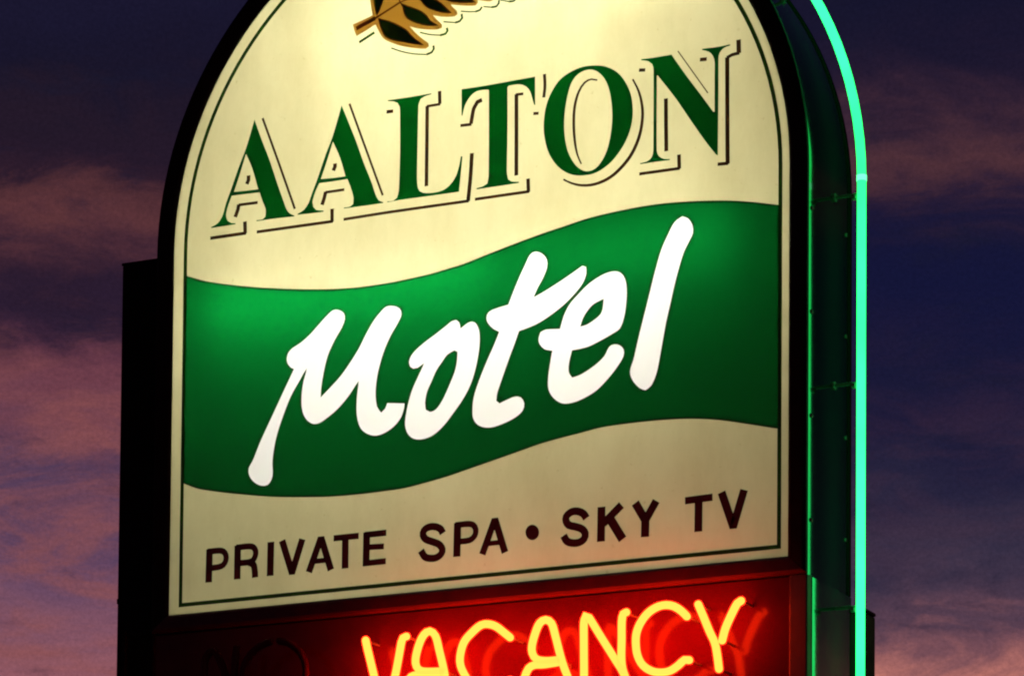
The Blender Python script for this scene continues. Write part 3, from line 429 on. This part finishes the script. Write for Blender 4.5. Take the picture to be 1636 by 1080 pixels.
# joint sleeves of the tube: thin bright glass collar
bm = bmesh.new(); tube(bm, [(RN, YN, 4.088), (RN, YN, 4.094), (RN, YN, 4.100)], 0.0108, 18, caps=False)
link('tube_collar', bm, glow('lit_collar', (0.10,1.0,0.32), 2.6), neon, True)

# ------------------------------------------------------------------ vacancy sign below
VB = 2.82
vac = empty('vacancy_sign', (0,0.12,VB), 'red neon word glowing on a dark red panel below the arched sign', 'neon sign')
bm = bmesh.new(); box(bm, -0.866, 0.787, 0.024, D-0.004, VB, ZB-0.003); link('cabinet', bm, M_black, vac)
bm = bmesh.new(); box(bm, -0.862, 0.752, 0.012, 0.022, VB+0.02, ZB-0.002); link('backing_panel', bm, M_back, vac)
bm = bmesh.new(); box(bm, 0.7525, 0.7925, -0.004, 0.0235, VB, ZB-0.001, 0.003); link('side_stile', bm, M_stile, vac)
bm = bmesh.new(); box(bm, -0.871, -0.8625, -0.004, 0.0235, VB, ZB+0.016, 0.002); box(bm, -0.8620, 0.752, -0.004, 0.0235, VB-0.01, VB+0.015, 0.002); link('edge_trim', bm, M_black, vac)
bm = bmesh.new(); box(bm, -0.8615, -0.792, 0.002, 0.0235, ZB-0.0015, ZB+0.014, 0.002); link('top_trim', bm, M_black, vac)
# side sheet of polished steel, a little dented
bm = bmesh.new(); box(bm, 0.7875, 0.7930, 0.024, D-0.002, VB, ZB-0.002, 0.0015); link('side_sheet', bm, M_steel, vac)
def neon_letter(strokes, m, name='neon_letter'):
    bm = bmesh.new()
    for s in strokes:
        pts = smooth_loop(s, False, 0.007, 75)
        tube(bm, [(p.x, -0.050, p.y) for p in pts], 0.0082, 12)
    o = link(name, bm, m, vac, True)
    if m is M_neon:      # added glowing shell standing in for the red halo round the tube
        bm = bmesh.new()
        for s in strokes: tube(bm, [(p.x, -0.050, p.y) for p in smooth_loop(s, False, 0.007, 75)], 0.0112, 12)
        link('halo_sleeve', bm, M_sleeve, o, True)
    return o
N_ = T['neon']
for grp in ([0], [1, 2], [3], [4, 5], [6], [7], [8, 9]): neon_letter([N_[i] for i in grp], M_neon)
for s in T['neon_off']: neon_letter([s], M_offglass, 'unlit_neon_letter')
# glass stand-offs behind the letters
for i in range(10):
    for e in (0, -1):
        p = N_[i][e]
        if p[1] < VB+0.03: continue
        bm = bmesh.new(); tube(bm, [(p[0], -0.042, p[1]), (p[0], 0.0115, p[1])], 0.003, 8, caps=False)
        link('tube_support', bm, M_clip, vac)

# ------------------------------------------------------------------ supports
post = empty('sign_post', (-0.83,0.10,0), 'tall black box column against the left edge of the arched sign', 'post')
bm = bmesh.new(); box(bm, -0.892, -0.7925, 0.006, 0.20, 0.02, 4.082, 0.003); link('column', bm, M_post, post)
bm = bmesh.new(); box(bm, -0.8935, -0.791, 0.0045, 0.2015, 4.0825, 4.0885, 0.001); link('cap', bm, M_black, post)
for z in (1.2, 2.4, 3.3):
    bm = bmesh.new(); box(bm, -0.8930, -0.7915, 0.0050, 0.2010, z, z+0.012, 0.001); link('joint_strip', bm, M_black, post)
bm = bmesh.new(); box(bm, -0.98, -0.70, -0.09, 0.30, 0.0, 0.02, 0.003); link('base_plate', bm, M_black, post)
rp = empty('sign_post', (0.756,0.32,0), 'short grey post standing behind the lower right corner of the vacancy panel', 'post')
bm = bmesh.new(); box(bm, 0.70, 0.812, 0.290, 0.352, 0.02, 3.194, 0.004); link('column', bm, M_rear, rp)
bm = bmesh.new(); box(bm, 0.699, 0.813, 0.289, 0.353, 3.1945, 3.203, 0.003); link('cap', bm, M_black, rp)
bm = bmesh.new(); box(bm, 0.63, 0.88, 0.22, 0.42, 0.0, 0.02, 0.003); link('base_plate', bm, M_black, rp)
